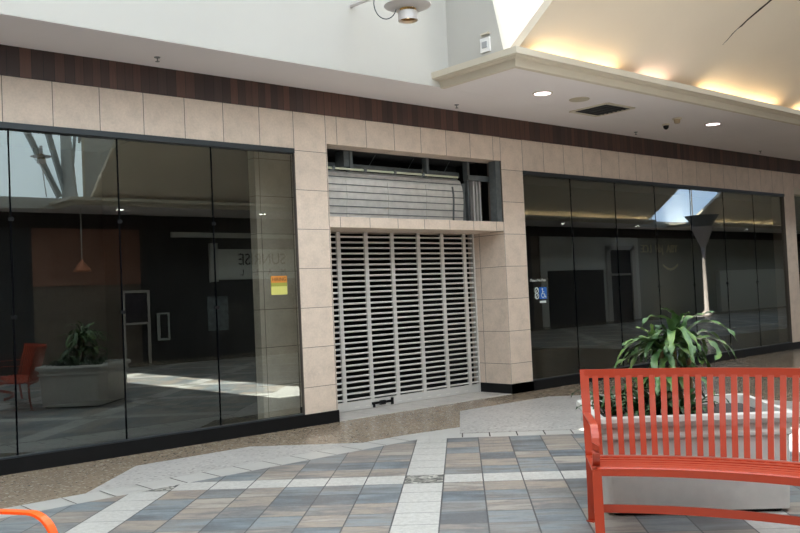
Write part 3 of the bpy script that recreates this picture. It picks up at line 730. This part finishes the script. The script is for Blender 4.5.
def sprinkler(x, y, lb):
    r_ = empty('fire_sprinkler', (x, y, ZC)); tag(r_, lb, 'sprinkler', 'fire sprinklers under the soffit')
    MB().lathe((x, y, ZC-.008), [(.03, 0), (.035, .008)], 14).build('escutcheon', STUD, r_)
    MB().lathe((x, y, ZC-.05), [(0, 0), (.024, 0), (.024, .004), (.006, .006), (.008, .044)], 12).build('head', STUD, r_)
for x, y, lb in ((4.4, -.4, 'small sprinkler head under the soffit above the left shop window'), (9.08, -.33, 'small sprinkler head under the soffit above the doorway'),
                 (13.57, -.33, 'small sprinkler head under the soffit between vent and dome camera'), (18.14, -.33, 'small sprinkler head under the soffit near the right end')):
    sprinkler(x, y, lb)
# wall speaker on the gable
sp = empty('wall_speaker', (8.3, -1.68, 4.72)); tag(sp, 'small white square speaker box on the gable wall above the moulding', 'speaker')
cb = MB().box(8.27, 8.3, -1.76, -1.6, 4.66, 4.84).build('cabinet', mat('speaker_white', srgb(232, 230, 228), .5), sp)
MB().box(8.262, 8.27, -1.72, -1.64, 4.71, 4.79).build('grille_cloth', mat('grey_cloth', srgb(168, 168, 170), .8), cb)
MB().box(8.26, 8.3, -1.76, -1.62, 4.88, 4.90).build('bracket', MOULD, sp)

# cove lamps behind the moulding
def cove(x0, x1, y, mm, lb):
    o = MB().tube([(x0, y, ZC+.122), (x1, y, ZC+.122)], .013, 8).build('cove_lamp', mm); return tag(o, lb, 'lamp', 'warm tubes lying behind the mouldings')
words = ['first', 'second', 'third', 'fourth', 'fifth', 'sixth', 'seventh', 'eighth']
for i, (a, b_) in enumerate([(8.45, 9.3), (9.4, 10.15), (10.7, 11.4), (12.3, 13.45), (13.55, 14.75), (15.4, 16.5), (16.8, 17.9)]):
    cove(a, b_, -2.37, COVEP if i == 2 else COVEM, 'warm light tube above the near moulding, %s from the soffit corner' % words[i] if i != 2 else 'pinkish light tube above the near moulding, third from the soffit corner')
for i in range(7): cove(25.2+1.35*i, 26.3+1.35*i, WY+2.37, COVEF, 'warm light tube over the far moulding mirrored in the right glass, %s from the pilaster' % words[i])
for i in range(5): cove(39.+1.5*i, 40.2+1.5*i, WY+2.37, COVEF, 'warm light tube mirrored right of the cone column, %s from the column' % words[i])
# crack in the vault plaster
def onslope(px, py):
    d_ = Fv + Rv*((px-400)/FPX) - Uv*((py-266.5)/FPX); t = (4.60+.75*(-2.36+CD)-CH)/(d_.z+.75*d_.y); return Vector((0, -CD, CH))+d_*t+Vector((0, -.62, -.8))*.004
m = MB()
ck = [(722, 45, .2), (727, 40, .6), (732, 34, .9), (737, 29, .5), (742, 25, 1.6), (747, 20, 1.4), (754, 14, 1.6), (760, 9, 1.9), (766, 4, 1.6), (774, -3, 2)]
for a, b_ in zip(ck, ck[1:]): m.poly([onslope(a[0], a[1]-a[2]*.6), onslope(b_[0], b_[1]-b_[2]*.6), onslope(b_[0], b_[1]+b_[2]*.6), onslope(a[0], a[1]+a[2]*.6)])
tag(m.build('plaster_crack', mat('crack_dark', srgb(56, 42, 34), .9), fix=False), 'dark jagged crack in the plaster of the vaulted ceiling', 'crack')

# ---- uplight fixture on the upper wall
def uplight(cx, cy, cz, label, rod=False, near=True):
    r_ = empty('concourse_lamp', (cx, cy, cz)); tag(r_, label, 'lamp', 'round disc lamps high in the light well')
    c = Vector((cx, cy, cz))
    MB().lathe(c, [(.07, .10), (.2, .115), (.265, .14), (.268, .146), (.2, .13), (.07, .115)], 36, cap=False).build('disc_shade', LAMPW, r_, smooth=True)
    MB().lathe(c, [(.10, .07), (.10, -.03), (.112, -.03), (.112, .07), (.10, .07)], 28, cap=False).build('cylinder_shade', LAMPW, r_)
    MB().lathe(c, [(.02, .05), (.097, .0), (.099, .01), (.02, .06)], 24, cap=False).build('reflector', BRASS, r_, smooth=True)
    cg = MB().lathe(c, [(.03, .06), (.085, .07), (.095, .10), (.09, .2), (.045, .21)], 24).build('lamp_cage', BRASS, r_)
    MB().lathe(c, [(0, .0), (.02, .005), (.026, .03), (.016, .055), (0, .06)], 12).build('bulb', mat('lit_bulb', (1, 1, 1), .4, emit=(1, .72, .35), es=3), r_)
    for k in range(3):
        a = 2*PI*k/3+.4; MB().lathe(c+Vector((.075*math.cos(a), .075*math.sin(a), .09)), [(0, -.0), (.02, .01), (.02, .04), (0, .06)], 10).build('bulb', bpy.data.materials['lit_bulb'], cg)
    m = MB(); L_ = -Rv*.25+c+Vector((0, 0, .17))
    # big thin wire ring beside the disc
    n = 28; pts = [L_+Rv*(.13*math.cos(2*PI*i/n))+Vector((0, 0, 1))*(.18*math.sin(2*PI*i/n)) for i in range(n+1)]
    m.tube(pts, .006, 6, tuple(Fv)); m.build('wire_ring', CHAR, r_)
    m = MB(); m.tube([c+Vector((0, 0, .2)), c+Vector((0, 0, .42))], .04, 10)
    if rod: m.tube([c+Vector((0, 0, -.02)), Vector((cx+.1, cy, 4.56))], .014, 8)
    else: m.tube([c+Vector((0, 0, .4)), Vector((cx, -.98, cz+.42))], .025, 8)
    m.build('support_arm', LAMPW, r_)
    return r_
uplight(6.68, -2.0, 4.73, 'grey disc lamp with brass reflector high on the wall at the top edge')
uplight(8.05, -13.6, 5.45, 'disc lamp on a rod mirrored in the upper left glass', rod=True)
# white struts of the far light well
sw = mat('strut_grey_white', srgb(176, 178, 176), .7)
for (a, b_), lb in zip((((30, 135), (61, 197)), ((50, 135), (66, 190)), ((68, 137), (70, 190)), ((76, 137), (72.5, 190))),
        ('leftmost slanted strut mirrored in the upper left glass', 'second slanted strut mirrored in the upper left glass', 'third, nearly upright strut mirrored in the upper left glass', 'thin upright strut mirrored beside the pane joint')):
    A = ony(a[0], a[1], 14.2); Bp = ony(b_[0], b_[1], 14.2); A.y = -A.y; Bp.y = -Bp.y; A = Bp+(A-Bp)*2.2; A.z = min(A.z, 8.6)
    tag(MB().bar([A, Bp], .13 if 'thin' not in lb else .04, .13, (0, 1, 0)).build('roof_strut', sw), lb, 'strut', 'slanted roof struts of the far light well')

# ---- things of the far side, mirrored in the glass
sg = empty('mall_sign', (15.5, WY+.1, 2.8)); tag(sg, 'pale wall sign reading SUNRISE MALL, mirrored in the left glass', 'sign')
sb = MB().box(13.8, 17.6, WY+.05, WY+.14, 2.36, 3.32).build('sign_board', mat('sign_pale', srgb(215, 220, 216), .6), sg)
MB().box(13.65, 13.9, WY+.05, WY+.2, 2.3, 3.5).build('sign_end', FW, sg)
INK = mat('sign_ink', srgb(30, 30, 32), .6)
text('lettering', 'SUNRISE', .52, INK, (15.55, WY+.145, 2.98), (PI/2, 0, PI), sb, sx=.92)
for i, ch in enumerate('MALL'): text('lettering', ch, .28, INK, (16.35-.52*i, WY+.145, 2.57), (PI/2, 0, PI), sb)
pn = empty('pendant_lamp', (9.1, WY+1.5, 2.7)); tag(pn, 'copper cone pendant lamp on a long cord, mirrored in the left glass', 'lamp')
cp = mat('copper_shade', srgb(190, 120, 90), .4, .3)
MB().lathe((9.1, WY+1.5, 2.62), [(.24, 0), (.2, .08), (.03, .3), (.02, .33)], 28).build('shade', cp, pn, smooth=True)
MB().tube([(9.1, WY+1.5, 2.9), (9.1, WY+1.5, ZC)], .012, 6).build('cord', ALU, pn)
dt = empty('poster_stand', (10.9, WY+.6, 0)); tag(dt, 'tall narrow framed directory stand mirrored in the left glass', 'sign stand')
m = MB(); m.box(10.55, 10.62, WY+.6, WY+.66, 0, 2.1); m.box(11.3, 11.37, WY+.6, WY+.66, 0, 2.1); m.box(10.55, 11.37, WY+.6, WY+.66, 2.03, 2.1); m.box(10.55, 11.37, WY+.6, WY+.66, 1.12, 1.18)
m.build('frame', ALU, dt); MB().box(10.62, 11.3, WY+.61, WY+.64, 1.18, 2.03).build('panel', mat('dark_poster', srgb(50, 44, 52), .5, var=.6, vs=5), dt)
wf = empty('wall_frame', (12.05, WY+.1, .6)); tag(wf, 'small white framed notice on the far dark wall, mirrored beside the second joint', 'notice frame')
m = MB(); m.box(11.86, 11.93, WY+.05, WY+.12, .6, 1.42); m.box(12.2, 12.24, WY+.05, WY+.12, .6, 1.42); m.box(11.86, 12.24, WY+.05, WY+.12, .6, .66); m.box(11.86, 12.24, WY+.05, WY+.12, 1.37, 1.42); m.build('frame', WS, wf)
MB().box(11.93, 12.2, WY+.05, WY+.07, .66, 1.37).build('sheet', FD, wf)
tag(MB().box(13.55, 14.25, WY+.05, WY+.1, .78, 1.85).build('wall_poster', mat('grey_poster', srgb(120, 130, 136), .6, var=.5, vs=6)), 'grey poster on the far wall mirrored below the mall sign', 'poster')
# cone topped column mirrored in the right glass
cc = empty('cone_column', (39.5, -13.0, 0)); tag(cc, 'tall funnel shaped column lamp mirrored in the right glass', 'column lamp')
cone = mat('column_pinkish', srgb(188, 172, 164), .6)
MB().lathe((38.3, -12.6, 0), [(.3, 0), (.28, .1), (.1, .3), (.08, 2.8), (.12, 3.25)], 20).build('shaft', cone, cc, smooth=True)
MB().lathe((38.3, -12.6, 3.25), [(.12, 0), (.52, .98), (.5, .98), (.0, .8)], 32).build('funnel', cone, cc, smooth=False)
MB().lathe((38.3, -12.6, 4.25), [(.42, 0), (.78, .5), (.76, .5), (.42, .04)], 32).build('upper_funnel', mat('funnel_grey', srgb(120, 118, 114), .6), cc)
sl = empty('shop_sign', (38.8, WY+.1, 3.4)); tag(sl, 'blurred pale shop lettering mirrored in the right glass below the dark band', 'sign')
lit = mat('pale_letters', srgb(220, 212, 180), .6)
text('lettering', 'YBA  jdd  LCE', .55, lit, (38.7, WY+.1, 3.35), (PI/2, 0, PI), sl, ext=.02)
m = MB(); ring(m, 39.6, 3.4, 1.0, 1.12, 230, 310, WY+.1); m.build('smile_mark', lit, sl, fix=False)
